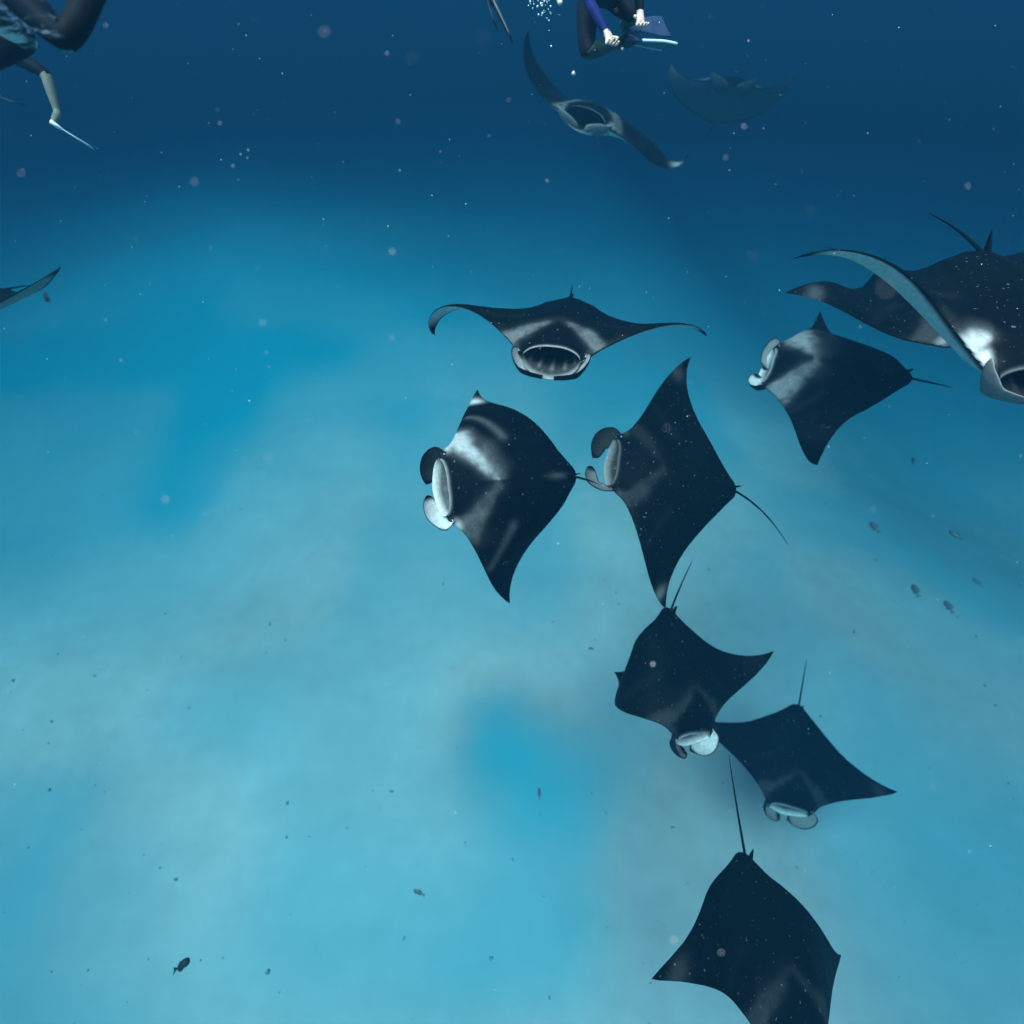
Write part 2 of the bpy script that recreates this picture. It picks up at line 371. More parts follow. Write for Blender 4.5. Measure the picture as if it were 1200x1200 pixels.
POSES = {
    'A': dict(T=[0.507, 5.581, -2.49], R=[[-0.9773, -0.2115, -0.0088], [0.2117, -0.977, -0.0273], [-0.0028, -0.0286, 0.9996]], size=1.5, sh=[1.971, -1.394, 0.806, 0.279, 0.384, 0.112, 0.763, 0.753, -2.615, -2.062], tail=[[0.02, -0.78, 0.02], [0.06, -1.05, 0.0]]),
    'B': dict(T=[-0.034, 4.35, -3.512], R=[[-0.1234, -0.9285, 0.3502], [0.6839, -0.3353, -0.648], [0.7191, 0.1596, 0.6763]], size=1.5, sh=[-2.577, -0.285, -3.021, 3.901, 0.143, 0.125, -0.365, 0.978, 2.565, -1.531], tail=[[-0.047, -0.573, 0.03], [-0.092, -0.645, 0.057]]),
    'C': dict(T=[1.722, 4.815, -3.811], R=[[0.1678, -0.9714, 0.1678], [0.8655, 0.0637, -0.4968], [0.4719, 0.2286, 0.8515]], size=1.5, sh=[-0.629, 0.297, -1.036, 0.63, 0.173, 0.002, -0.065, 1.055, 1.581, -0.685], tail=[[-0.102, -0.703, -0.011], [-0.3, -0.943, -0.054]]),
    'D': dict(T=[4.326, 6.983, -3.734], R=[[0.413, -0.8656, -0.2832], [0.847, 0.4794, -0.2298], [0.3347, -0.145, 0.9311]], size=1.83, sh=[-2.199, 0.738, 1.998, -1.65, 0.4, 0.135, 0.529, -0.06, 2.273, -2.713], tail=[[0.03, -0.62, -0.05], [0.055, -0.75, -0.1]]),
    'E': dict(T=[3.522, 3.891, -1.632], R=[[-0.9779, -0.2053, -0.0404], [0.2091, -0.965, -0.1584], [-0.0065, -0.1634, 0.9865]], size=1.799, sh=[2.767, -3.148, 0.9, -1.2, 0.4, 0.0, 0.787, 0.0, 0, 0], tail=[[0.09, -0.54, 0.058], [0.234, -0.576, 0.115]]),
    'F': dict(T=[4.788, 6.378, -2.549], R=[[-0.9654, 0.1727, -0.1952], [-0.1679, -0.9849, -0.0411], [-0.1993, -0.0069, 0.9799]], size=1.95, sh=[2.504, -2.6, 1.1, -1.6, 0.174, 0.0, -0.498, 0.0, 0, 0], tail=[[0.02, -0.78, 0.02], [0.06, -1.05, 0.0]]),
    'G': dict(T=[1.998, 3.734, -5.938], R=[[-0.799, 0.0961, 0.5936], [-0.319, -0.9046, -0.2829], [0.5097, -0.4154, 0.7534]], size=1.608, sh=[-5.0, -1.631, -0.911, 3.397, 0.081, 0.065, 0.994, -0.079, 5.253, -0.891], tail=[[-0.054, -0.629, 0.121], [-0.098, -0.813, 0.258]]),
    'H': dict(T=[4.724, 4.333, -9.475], R=[[-0.9519, -0.2649, 0.1542], [0.165, -0.8668, -0.4706], [0.2583, -0.4225, 0.8687]], size=1.8, sh=[1.951, -1.936, -0.919, 1.945, 0.067, 0.221, 0.114, 0.3, -2.761, 0.023], tail=[[0.018, -0.705, 0.082], [0.051, -0.905, 0.158]]),
    'I': dict(T=[2.247, 1.142, -6.167], R=[[-0.8897, 0.0037, 0.4565], [0.0031, -0.9999, 0.0143], [0.4565, 0.0141, 0.8896]], size=1.532, sh=[2.183, -1.781, -1.541, 0.999, 0.4, 0.093, 0.224, -0.508, -1.804, 0.367], tail=[[0.126, -0.676, 0.174], [0.29, -0.901, 0.379]]),
    'J': dict(T=[1.608, 12.648, -1.654], R=[[-0.8761, -0.3952, 0.2761], [0.4246, -0.9038, 0.0539], [0.2283, 0.1645, 0.9596]], size=2.026, sh=[1.172, -1.134, -0.425, -3.059, 0.4, 0.4, -0.406, -0.459, 1.678, 5.204], tail=[[0.02, -0.78, 0.02], [0.06, -1.05, 0.0]]),
    'K': dict(T=[6.186, 20.366, -2.249], R=[[-0.9688, -0.1287, 0.2116], [0.2202, -0.8386, 0.4982], [0.1134, 0.5293, 0.8409]], size=2.55, sh=[1.186, 0.674, 2.062, -0.836, -0.15, -0.048, 0.301, 0.429, 0, 0], tail=[[0.02, -0.78, 0.02], [0.06, -1.05, 0.0]]),
}
def pose_at(px, py, depth, fwd, up, size, sh, tail=((.02, -.78, .02), (.06, -1.05, 0))):
    f = Vector(fwd).normalized(); u = Vector(up); u = (u-f*u.dot(f)).normalized(); r = f.cross(u)
    T = at(px, py, depth) - CAM
    return dict(T=tuple(T), R=[[r[i], f[i], u[i]] for i in range(3)], size=size, sh=sh, tail=tail)
POSES['A']['tail'] = [[.02, -.70, -.06], [.10, -.92, -.22]]
POSES['L'] = pose_at(-48, 366, 6.6, (-.05, -1, .02), (-.17, 0, 1), 1.5, [.2, .3, .35, .1, 0, .1, .3, .3, 0, 0], ((-.02, -.6, -.02), (-.05, -.72, -.05)))
MANTAS = [
 ('A', 'manta ray facing the camera above two others, wide mouth open, wings level', dict(v=.16, lip=.45, cheek=.05, t0=.2, jaw=1.15, mouth=.35, reach=(.9, .9), lobe=(.45, .45))),
 ('B', 'manta ray heading left with bright white shoulder bands and a white lined mouth', dict(wide=1.3, sheen=.07, vR=.55, vL=.10, cheek=.6, tipR=.7, mid=.06, seed=5, lobe=(.03, .75), jaw=.6, mouth=.9, reach=(.8, .85))),
 ('C', 'nearly black manta ray heading left, pointed wings spread tall, lower wing tip pale', dict(vR=.015, vL=.03, cheek=.05, tipR=.05, tipL=.22, jaw=.45, reach=(1.1, 1.2), lip=.12, mouth=.3, lobe=(.04, .2))),
 ('D', 'manta ray heading left at right, a broad pale V on its back', dict(wide=1.7, sheen=.012, v=.30, cheek=.03, mid=.03, seed=8, jaw=.9, reach=(.45, .7), mouth=.75, lobe=(.3, .8))),
 ('E', 'largest manta ray cut off by the right edge, wing arched over another ray', dict(v=.6, cheek=.9, t0=.98, seed=3, jaw=.5, mouth=.15, lip=.15, reach=(.3, .3), lobe=(.6, .6), lobe_out=.3)),
 ('F', 'manta ray half hidden behind the largest ray, pale patch near its wing tip', dict(v=.05, tipR=.07, reach=(.1, .1), lobe=(.03, .03), lip=.1)),
 ('G', 'manta ray swimming down the frame with one wing folded under and its white mouth open', dict(v=.035, cheek=.03, seed=4, jaw=.6, mouth=.8, lip=.2, reach=(.8, .8), lobe=(.15, .6))),
 ('H', 'smaller looking manta ray low at right with both wings spread and thin tail straight up', dict(v=.04, cheek=.03, tipL=.03, tipR=.03, seed=6, jaw=.6, mouth=.75, lip=.25, reach=(.8, .8), lobe=(.3, .3))),
 ('I', 'manta ray seen from straight above at the bottom edge, back dotted with pale specks', dict(v=.03, tipR=.03)),
 ('J', 'manta ray under the swimmer at top, pale belly, one wing raised, facing camera', dict(v=.12, tipL=.3, belly_shade=.0, reach=(.45, .45), jaw=1.2, mouth=.3, lip=.25, lobe=(.3, .3), lobe_out=.3)),
 ('K', 'faintest manta ray, far off in dark water at top right, belly showing', dict(v=.3, belly_shade=.87, reach=(.35, .35), mouth=.15, lobe=(.07, .07), lobe_out=.06)),
 ('L', 'manta ray cut off by the left edge, one raised wing tip in view', dict(v=.3, belly_shade=.6)),
]
for k, lab, mk in MANTAS: build_manta(k, lab, mk, POSES[k])

# ------------------------------------------------------------------ seabed
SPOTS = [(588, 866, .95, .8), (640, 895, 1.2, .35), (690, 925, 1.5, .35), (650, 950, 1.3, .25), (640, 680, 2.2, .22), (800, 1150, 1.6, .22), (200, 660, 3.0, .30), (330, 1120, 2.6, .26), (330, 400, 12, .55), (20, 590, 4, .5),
         (480, 1100, 2.2, .22), (300, 850, 1.5, .14), (60, 1120, 1.5, .18), (640, 1130, 1.2, .2), (1130, 1000, 3.0, .3), (1150, 700, 4.0, .3), (40, 1150, 2.5, .3), (560, 1180, 1.6, .2), (60, 1010, 1.6, .2)]  # algae patches; the wide one upper left adds the water's cyan cast
SILT_SHADE = [(1200, 1150, 5, .85), (600, 1200, 3, .35), (590, 872, 1.3, 1.0), (670, 925, 1.8, .6), (1130, 900, 4.5, .45), (1150, 640, 6, .45), (1180, 1150, 3, .3), (700, 930, 2, .15), (790, 960, 1.6, .1), (790, 1130, 1.8, .4), (40, 1000, 3, .35), (30, 1180, 3, .3), (330, 700, 2.5, .15)]  # silty sand; some patches below the low rays paint in their soft shadows
def build_seabed():
    g = np.concatenate([-np.geomspace(90, 14, 26)[:-1], np.linspace(-14, 22, 150), np.geomspace(22, 110, 26)[1:]])
    gx = np.concatenate([-np.geomspace(90, 20, 24)[:-1], np.linspace(-20, 20, 150), np.geomspace(20, 90, 24)[1:]])
    X, Y = np.meshgrid(gx, g, indexing='ij')
    Z = SEABED + .5*(vnoise(X, Y, 7, 1)-.5) + .12*(vnoise(X, Y, 1.9, 2)-.5) + .03*(vnoise(X, Y, .6, 3)-.5)
    Z = Z + 3.3*np.exp(-((X+.44*Y)/13)**2)*sstep(8, 28, Y)*(1-.95*sstep(18, 75, Y)) - 5.5*sstep(6, 24, X)*sstep(4, 20, Y)
    al = np.zeros_like(X)
    for (px, py, r, a) in SPOTS:
        c = on_bed(px, py); ux = (X-c.x)/r; uy = (Y-c.y)/r
        ux += .5*(vnoise(X+50, Y, r*.8, 5)-.5); uy += .5*(vnoise(X, Y+70, r*.8, 6)-.5)
        al = 1-(1-al)*(1-a*np.exp(-(ux*ux+uy*uy)**1.1))
    far = sstep(7, 24, Y - .18*X + 2.5*(vnoise(X, Y, 6, 11)-.5)); al = 1-(1-al)*(1-.8*far)  # far bed turned cyan: red lost in the water is put into its colour
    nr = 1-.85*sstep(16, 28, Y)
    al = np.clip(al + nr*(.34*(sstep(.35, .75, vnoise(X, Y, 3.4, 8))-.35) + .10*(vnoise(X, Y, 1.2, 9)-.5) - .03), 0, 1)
    silt_shade = np.zeros_like(X)
    for (px, py, r, a) in SILT_SHADE:
        c = on_bed(px, py); silt_shade = 1-(1-silt_shade)*(1-a*np.exp(-(((X-c.x)/r)**2+((Y-c.y)/r)**2)**1.1))
    silt_shade = np.clip(silt_shade+nr*.5*(vnoise(X+9, Y, 3.2, 21)-.5)*vnoise(X, Y, 8, 22)+.12*(vnoise(X, Y, .8, 23)-.5), 0, 1)
    nx, ny = X.shape
    V = np.stack([X, Y, Z], -1).reshape(-1, 3)
    F = [(i*ny+j, (i+1)*ny+j, (i+1)*ny+j+1, i*ny+j+1) for i in range(nx-1) for j in range(ny-1)]
    m, n, b = principled("seabed_sand", .85, .2)
    sand = ramp(n, noise(n, .35, 6, .6), [(.25, (.68, .60, .52)), (.75, (.86, .78, .70))])
    fine = ramp(n, noise(n, 2.3, 4, .6), [(.3, (.8, .8, .8)), (.7, (1, 1, 1))])
    mm = n.nodes.new("ShaderNodeMix"); mm.data_type = 'RGBA'; mm.blend_type = 'MULTIPLY'; mm.inputs[0].default_value = .5
    n.links.new(sand, mm.inputs[6]); n.links.new(fine, mm.inputs[7])
    st = n.nodes.new("ShaderNodeMix"); st.data_type = 'RGBA'; st.blend_type = 'MULTIPLY'; n.links.new(attr(n, 'silt_shade'), st.inputs[0])
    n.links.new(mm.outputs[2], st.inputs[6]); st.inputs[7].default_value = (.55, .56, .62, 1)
    n.links.new(mix(n, attr(n, 'algae_water_tint'), st.outputs[2], (.01, .46, .53)), b.inputs["Base Color"])
    o = mesh_obj('seabed', V, F, [m], attrs={'algae_water_tint': al.reshape(-1), 'silt_shade': silt_shade.reshape(-1)}); tag(o, kind='structure')
build_seabed()

# ------------------------------------------------------------------ people
def skin_figure(name, joints, bones, regions, parent, root_joint):
    """joints: name -> (Vector, radius). One continuous surface grown with the Skin modifier; faces take the material of the nearest bone."""
    names = list(joints); me = bpy.data.meshes.new(name)
    me.from_pydata([joints[n][0] for n in names], [(names.index(a), names.index(b)) for a, b in bones], [])
    o = bpy.data.objects.new(name, me); C.objects.link(o)
    sk = o.modifiers.new('skin', 'SKIN'); sk.use_smooth_shade = True; sk.branch_smoothing = .6
    for i, n in enumerate(names):
        r = joints[n][1]; me.skin_vertices[0].data[i].radius = r if isinstance(r, tuple) else (r, r)
        me.skin_vertices[0].data[i].use_root = (n == root_joint)
    ss = o.modifiers.new('sub', 'SUBSURF'); ss.levels = 2; ss.render_levels = 2
    dg = bpy.context.evaluated_depsgraph_get(); ev = o.evaluated_get(dg); m2 = bpy.data.meshes.new_from_object(ev)
    o.modifiers.clear(); o.data = m2; bpy.data.meshes.remove(me)
    m2.name = name; m2.materials.clear()
    mats = []; 
    for r in regions.values():
        if r not in mats: mats.append(r)
    for r in mats: m2.materials.append(r)
    seg = [(joints[a][0], joints[b][0], regions.get((a, b), regions.get(a, regions['*'])), max(joints[a][1] if not isinstance(joints[a][1], tuple) else joints[a][1][0], .02)) for a, b in bones]
    A = np.array([s[0] for s in seg]); Bv = np.array([s[1] for s in seg]); dlt = Bv-A; L = np.maximum((dlt**2).sum(1), 1e-9)
    mi = [mats.index(s[2]) for s in seg]; fm = []
    for p in m2.polygons:
        c = np.array(p.center); t = np.clip(((c-A)*dlt).sum(1)/L, 0, 1); d = np.linalg.norm(c-A-dlt*t[:, None], axis=1)
        fm.append(mi[int(d.argmin())])
    m2.polygons.foreach_set('material_index', fm); m2.polygons.foreach_set('use_smooth', [True]*len(m2.polygons))
    o.parent = parent; o.matrix_parent_inverse = parent.matrix_world.inverted()
    return o
def hand(J, Bn, wrist, d, palm_n, side, pre, curl=.9, s=1.0):
    """palm with four unequal fingers and a thumb, curled; d = pointing direction, palm_n = out of the palm"""
    d = d.normalized(); palm_n = (palm_n-d*palm_n.dot(d)).normalized(); sx = d.cross(palm_n).normalized()*side
    J[pre+'palm'] = (wrist+d*.05*s, (.036*s, .020*s)); Bn.append((pre+'wrist', pre+'palm'))
    for i, (off, ln) in enumerate(((-.030, .072), (-.010, .082), (.010, .077), (.029, .060))):
        k = wrist + d*.088*s + sx*off*s
        J[pre+'k%d' % i] = (k, .0105*s); Bn.append((pre+'palm', pre+'k%d' % i))
        a = curl*(.55+.08*i); p = k; prev = pre+'k%d' % i
        for j, fr in enumerate((.42, .32, .26)):
            dirv = d*math.cos(a) + palm_n*math.sin(a) + sx*off*2.5
            p = p + dirv.normalized()*(ln*fr*s); nm = pre+'f%d%d' % (i, j); J[nm] = (p, (.0092-.0012*j)*s); Bn.append((prev, nm)); prev = nm; a += curl*.62
    t0 = wrist + d*.035*s - sx*.034*s; J[pre+'t0'] = (t0, .013*s); Bn.append((pre+'palm', pre+'t0'))
    t1 = t0 + (d*.6 - sx*.55 + palm_n*.55).normalized()*.034*s; J[pre+'t1'] = (t1, .0105*s); Bn.append((pre+'t0', pre+'t1'))
    t2 = t1 + (d*.85 + palm_n*.6 + sx*.1).normalized()*.028*s; J[pre+'t2'] = (t2, .009*s); Bn.append((pre+'t1', pre+'t2'))
def blade(name, heel, toe, width, wdir, mat, parent, trim=None, flex=.08, length=None, thick_=.010, heel_t=.042):
    """swim fin: foot pocket swelling at the heel, blade widening to a shallow notched end, side rails"""
    d = (toe-heel); L = d.length; d.normalize(); wdir = (wdir-d*wdir.dot(d)).normalized(); n = d.cross(wdir)
    NL, NW = 22, 12; P = []
    for i in range(NL):
        u = i/(NL-1)
        hw = width*(.30+.10*math.sin(min(u/.3, 1)*math.pi)) if u < .3 else width*(.30+.20*sstep(.3, .85, u))
        th = (heel_t*(1-sstep(.12, .36, u)) + thick_*(1-.5*u))
        bend_ = -flex*(u*u)*L
        for k in range(NW):
            a = 2*math.pi*k/NW; cc, s_ = math.cos(a), math.sin(a)
            rail = 1+.9*abs(cc)**6*(u > .34)
            endn = (.04*L*abs(cc)) if i == NL-1 else 0
            P.append(heel + d*(u*L+endn) + wdir*(hw*cc) + n*(th*s_*rail + bend_))
    F = [(i*NW+k, i*NW+(k+1) % NW, (i+1)*NW+(k+1) % NW, (i+1)*NW+k) for i in range(NL-1) for k in range(NW)]
    F.append(tuple(range(NW))[::-1]); F.append(tuple((NL-1)*NW+k for k in range(NW)))
    o = mesh_obj(name, P, F, [mat], parent)
    o.matrix_parent_inverse = parent.matrix_world.inverted()
    bm = bmesh.new(); bm.from_mesh(o.data); bmesh.ops.recalc_face_normals(bm, faces=bm.faces); bm.to_mesh(o.data); bm.free()
    if trim:
        for s_ in (1, -1):
            Q = []
            for i in range(12):
                u = .36+.64*i/11; hw = width*(.30+.20*sstep(.3, .85, u)); c = heel + d*(u*L) + wdir*(hw*s_*1.01) + n*(-flex*u*u*L)
                for k in range(6):
                    a = 2*math.pi*k/6; Q.append(c + wdir*(.008*math.cos(a)) + n*(.011*math.sin(a)))
            F = [(i*6+k, i*6+(k+1) % 6, (i+1)*6+(k+1) % 6, (i+1)*6+k) for i in range(11) for k in range(6)] + [tuple(range(6))[::-1], tuple(66+k for k in range(6))]
            r = mesh_obj('rail', Q, F, [trim], o); r.matrix_parent_inverse = Matrix.Identity(4)
    return o
def head_mask(J, parent, facing):
    """mask with glass and snorkel fixed on the head"""
    h, r = J['head'][0], .105; f = facing.normalized(); up = (J['head'][0]-J['neck'][0]).normalized(); up = (up-f*up.dot(f)).normalized(); sx = f.cross(up)
    P = []; NA = 20
    for i, (dd, sc_) in enumerate(((.070, 1.0), (.098, 1.03), (.112, .96), (.112, .82))):
        for k in range(NA):
            a = 2*math.pi*k/NA; e = lambda v: math.copysign(abs(v)**.6, v)
            P.append(h + f*dd + sx*(.085*sc_*e(math.cos(a))) + up*(.048*sc_*e(math.sin(a))+.012))
    F = [(i*NA+k, i*NA+(k+1) % NA, (i+1)*NA+(k+1) % NA, (i+1)*NA+k) for i in range(3) for k in range(NA)] + [tuple(60+k for k in range(NA))]
    m = mesh_obj('mask', P, F, [MASKM], parent); m.matrix_parent_inverse = parent.matrix_world.inverted()
    Q = []; pts = [h+f*.10-up*.075+sx*.01, h+f*.11-up*.085+sx*.07, h+f*.03-up*.03+sx*.125, h-f*.0+up*.10+sx*.13, h-f*.05+up*.27+sx*.11]
    for i, p in enumerate(pts):
        dv = (pts[min(i+1, 4)]-pts[max(i-1, 0)]).normalized(); a1 = dv.cross(f).normalized() if abs(dv.dot(f)) < .95 else dv.cross(up).normalized(); a2 = dv.cross(a1)
        for k in range(8): Q.append(p+(a1*math.cos(k*math.pi/4)+a2*math.sin(k*math.pi/4))*.012)
    F = [(i*8+k, i*8+(k+1) % 8, (i+1)*8+(k+1) % 8, (i+1)*8+k) for i in range(4) for k in range(8)]
    s = mesh_obj('snorkel', Q, F, [MASKM], parent); s.matrix_parent_inverse = parent.matrix_world.inverted()
def person(label, P, regions, fins, facing, hands):
    """P: dict of joint points"""
    root = empty('person', Matrix.Translation(P['pelvis'])); tag(root, label, 'person')
    bpy.context.view_layer.update()
    R = dict(pelvis=(.15, .11), belly=(.135, .10), chest=(.165, .115), neck=.055, head0=.075, head=(.082, .098), crown=.07)
    J = {}; Bn = []
    for k in ('pelvis', 'belly', 'chest', 'neck', 'head0', 'head', 'crown'): J[k] = (P[k], R[k])
    Bn += [('pelvis', 'belly'), ('belly', 'chest'), ('chest', 'neck'), ('neck', 'head0'), ('head0', 'head'), ('head', 'crown')]
    for s in 'RL':
        J[s+'sh'] = (P[s+'sh'], .062); J[s+'el'] = (P[s+'el'], .043); J[s+'wrist'] = (P[s+'wr'], .027)
        J[s+'mid'] = ((P[s+'el']*.65+P[s+'wr']*.35), .042)
        Bn += [('chest', s+'sh'), (s+'sh', s+'el'), (s+'el', s+'mid'), (s+'mid', s+'wrist')]
        hp = P[s+'hip']; J[s+'hip'] = (hp, .092); J[s+'th'] = (hp.lerp(P[s+'kn'], .45), .083); J[s+'kn'] = (P[s+'kn'], .056); J[s+'ca'] = (P[s+'kn'].lerp(P[s+'an'], .3), .057); J[s+'an'] = (P[s+'an'], .036)
        ft = (P[s+'toe']-P[s+'an']); J[s+'ft'] = (P[s+'an']+ft*.45, .036); J[s+'toe'] = (P[s+'toe'], .024)
        Bn += [('pelvis', s+'hip'), (s+'hip', s+'th'), (s+'th', s+'kn'), (s+'kn', s+'ca'), (s+'ca', s+'an'), (s+'an', s+'ft'), (s+'ft', s+'toe')]
        dv, pn, cu = hands[s]; hand(J, Bn, P[s+'wr'], Vector(dv), Vector(pn), 1 if s == 'R' else -1, s, cu)
    skin_figure('body', J, Bn, regions, root, 'pelvis')
    head_mask(J, root, Vector(facing))
    # face: nose, ears
    h = P['head']; f = Vector(facing).normalized(); up = (P['head']-P['neck']).normalized(); up = (up-f*up.dot(f)).normalized(); sx = f.cross(up)
    # hair cap
    V_ = []; F_ = []; NA, NB = 16, 8
    for i in range(NB):
        th = math.pi*.56*i/(NB-1)
        for k in range(NA):
            ph = 2*math.pi*k/NA; v = up*math.cos(th) + (sx*math.cos(ph)+f*math.sin(ph)*.95)*math.sin(th)
            V_.append(h + up*.02 - f*.018 + v*(.108+.006*math.sin(5*ph+3*th)))
    F_ = [(i*NA+k, i*NA+(k+1) % NA, (i+1)*NA+(k+1) % NA, (i+1)*NA+k) for i in range(NB-1) for k in range(NA)]
    hr = mesh_obj('hair', V_, F_, [HAIR], root); hr.matrix_parent_inverse = root.matrix_world.inverted()
    for s, (mat, trim, wd, L, W, fl) in fins.items():
        a, t = P[s+'an'], P[s+'toe']; d = (t-a).normalized()
        blade('swim_fin', a+d*.02, a+d*L, W, Vector(wd), mat, root, trim, fl)
    return root
def figure(pelvis, axis, front, arms, legs):
    """arms / legs: side -> (elbow, wrist) / (knee, ankle, toe) as points"""
    a = Vector(axis).normalized(); f = Vector(front); f = (f-a*f.dot(a)).normalized(); s = f.cross(a); p = pelvis
    P = dict(pelvis=p, belly=p+a*.17, chest=p+a*.36, neck=p+a*.52, head0=p+a*.60, head=p+a*.69+f*.02, crown=p+a*.74+f*.01)
    for k, sg in (('R', 1), ('L', -1)):
        P[k+'sh'] = p+a*.44+s*(.175*sg); P[k+'hip'] = p-a*.04+s*(.095*sg)
        P[k+'el'], P[k+'wr'] = arms[k]; P[k+'kn'], P[k+'an'], P[k+'toe'] = legs[k]
    return P
def suit(torso, up_arm, fore, thigh, calf, foot, skin=HUMAN):
    r = {'*': skin}
    for k in ('pelvis', 'belly', 'chest'): r[k] = torso
    for s, (ua, fo) in (('R', (up_arm[0], fore[0])), ('L', (up_arm[1], fore[1]))):
        r[s+'sh'] = ua; r[s+'el'] = fo; r[s+'mid'] = fo; r[(s+'mid', s+'wrist')] = fo
    for s in 'RL':
        r[s+'hip'] = thigh; r[s+'th'] = thigh; r[s+'kn'] = calf; r[s+'ca'] = calf; r[s+'an'] = foot; r[s+'ft'] = foot
    r[('chest', 'neck')] = torso; r[('neck', 'head0')] = skin; r[('head0', 'head')] = skin; r[('head', 'crown')] = skin
    return r

# snorkeller in the middle of the top edge, arms hanging, facing the camera
P1 = figure(at(704, -4, 4.30), at(730, -38, 3.72)-at(704, -4, 4.30), Vector((.1, -.5, -1)),
            dict(R=(at(690, 2, 3.98), at(711, 38, 3.92)), L=(at(748, -26, 3.84), at(750, 15, 3.86))),
            dict(R=(at(687, 62, 4.10), at(724, 50, 4.50), at(740, 49, 4.54)), L=(at(742, 18, 4.25), at(730, 30, 4.62), at(746, 30, 4.66))))
person('person in navy and black at the top edge, both pale hands hanging with curled fingers', P1,
       suit(NEOPRENE, (NAVY, NEOPRENE), (NAVY, NEOPRENE), NEOPRENE, GREEN, GREEN),
       dict(R=(FIN_NAVY, FIN_TRIM, UP*.5+FWD*.85, .50, .20, .10), L=(FIN_NAVY, None, UP*.95+FWD*.25, .42, .22, .02)),
       Vector((.05, -.95, -.35)), dict(R=(-UP*.95+RIGHT*.22-FWD*.1, -FWD*.5+RIGHT*.2-UP*.1, 1.0), L=(-UP*.98+RIGHT*.04-FWD*.1, -FWD*.45+RIGHT*.1, .8)))
# second snorkeller behind, body above the frame
c = at(655, -95, 5.7)
P2 = figure(c, Vector((.9, .35, .10)), Vector((.1, .1, -1)),
            dict(R=(c+Vector((.55, .1, -.25)), c+Vector((.70, .05, -.42))), L=(c+Vector((.5, .5, -.2)), c+Vector((.72, .5, -.34)))),
            dict(R=(at(640, -52, 5.5), at(653, -12, 5.5), at(657, 6, 5.48)), L=(at(612, -62, 5.8), at(571, -34, 5.9), at(570, -14, 5.9))))
person('person mostly above the top edge, dark narrow fin hanging left of the other swimmer', P2,
       suit(NEOPRENE, (NEOPRENE, NEOPRENE), (HUMAN, HUMAN), NEOPRENE, HUMAN, HUMAN),
       dict(L=(FIN_DARK, None, RIGHT*.3+FWD*.9, .58, .17, -.22)),
       Vector((.6, .2, -.8)), dict(R=(Vector((.8, 0, -.4)), Vector((0, 0, -1)), .5), L=(Vector((.8, 0, -.3)), Vector((0, 0, -1)), .5)))
Fr = [o for o in C.objects if o.name.startswith('person')][-1]
blade('swim_fin', at(571, -14, 5.9), at(598, 44, 5.95), .15, FWD*.9+RIGHT*.25, FIN_DARK, Fr, None, .0, thick_=.03)
# near snorkeller at the top left corner, bent knee in a dark wetsuit
P3 = figure(at(-62, -62, 2.35), at(-130, -135, 2.32)-at(-62, -62, 2.35), FWD*.3+RIGHT*.7-UP*.6,
            dict(R=(at(-170, -60, 2.15), at(-110, 0, 2.16)), L=(at(-80, -230, 2.5), at(-10, -200, 2.6))),
            dict(R=(at(76, 50, 2.32), at(130, -44, 2.42), at(156, -70, 2.45)), L=(at(34, 46, 2.75), at(-52, 92, 2.9), at(-82, 98, 2.95))))
person('person in a black wetsuit in the top left corner, one knee bent sharply', P3,
       suit(STREAK, (STREAK, STREAK), (STREAK, STREAK), STREAK, NEOPRENE, NEOPRENE, CALF) | {'Lhip': STREAK2, 'Lth': STREAK2},
       dict(R=(FIN_DARK, None, FWD, .62, .20, .06), L=(FIN_DARK, None, FWD, .62, .20, .06)),
       Vector((-.3, .3, -.5)), dict(R=(RIGHT*.8-UP*.62, FWD*.6+UP*.5, .75), L=(RIGHT, -UP, .5)))
# swimmer behind at the top left, pale calf hanging
P4 = figure(at(-50, 22, 5.28), at(-150, -10, 5.28)-at(-50, 22, 5.28), Vector((-.1, .1, -1)),
            dict(R=(at(-150, 50, 5.16), at(-190, 70, 5.16)), L=(at(-160, -10, 5.52), at(-205, 10, 5.64))),
            dict(R=(at(-50, 78, 5.40), at(-18, 104, 5.70), at(-4, 112, 5.71)), L=(at(54, 86, 5.40), at(68, 132, 5.52), at(62, 144, 5.42))))
person('person at top left with pale calf hanging over a thin white fin', P4,
       suit(NEOPRENE, (NEOPRENE, NEOPRENE), (HUMAN, HUMAN), NEOPRENE, CALF, CALF),
       dict(R=(FIN_DARK, None, FWD*.8+UP*.4, .36, .17, -.12)), Vector((-.6, .1, -.6)),
       dict(R=(-RIGHT, Vector((0, 0, -1)), .5), L=(-RIGHT, Vector((0, 0, -1)), .5)))
Fr = [o for o in C.objects if o.name.startswith('person')][-1]
blade('swim_fin', at(60, 143, 5.42), at(106, 174, 5.58), .15, FWD*.94+RIGHT*.1, WHITE_RUB, Fr, None, -.05, thick_=.006, heel_t=.014)

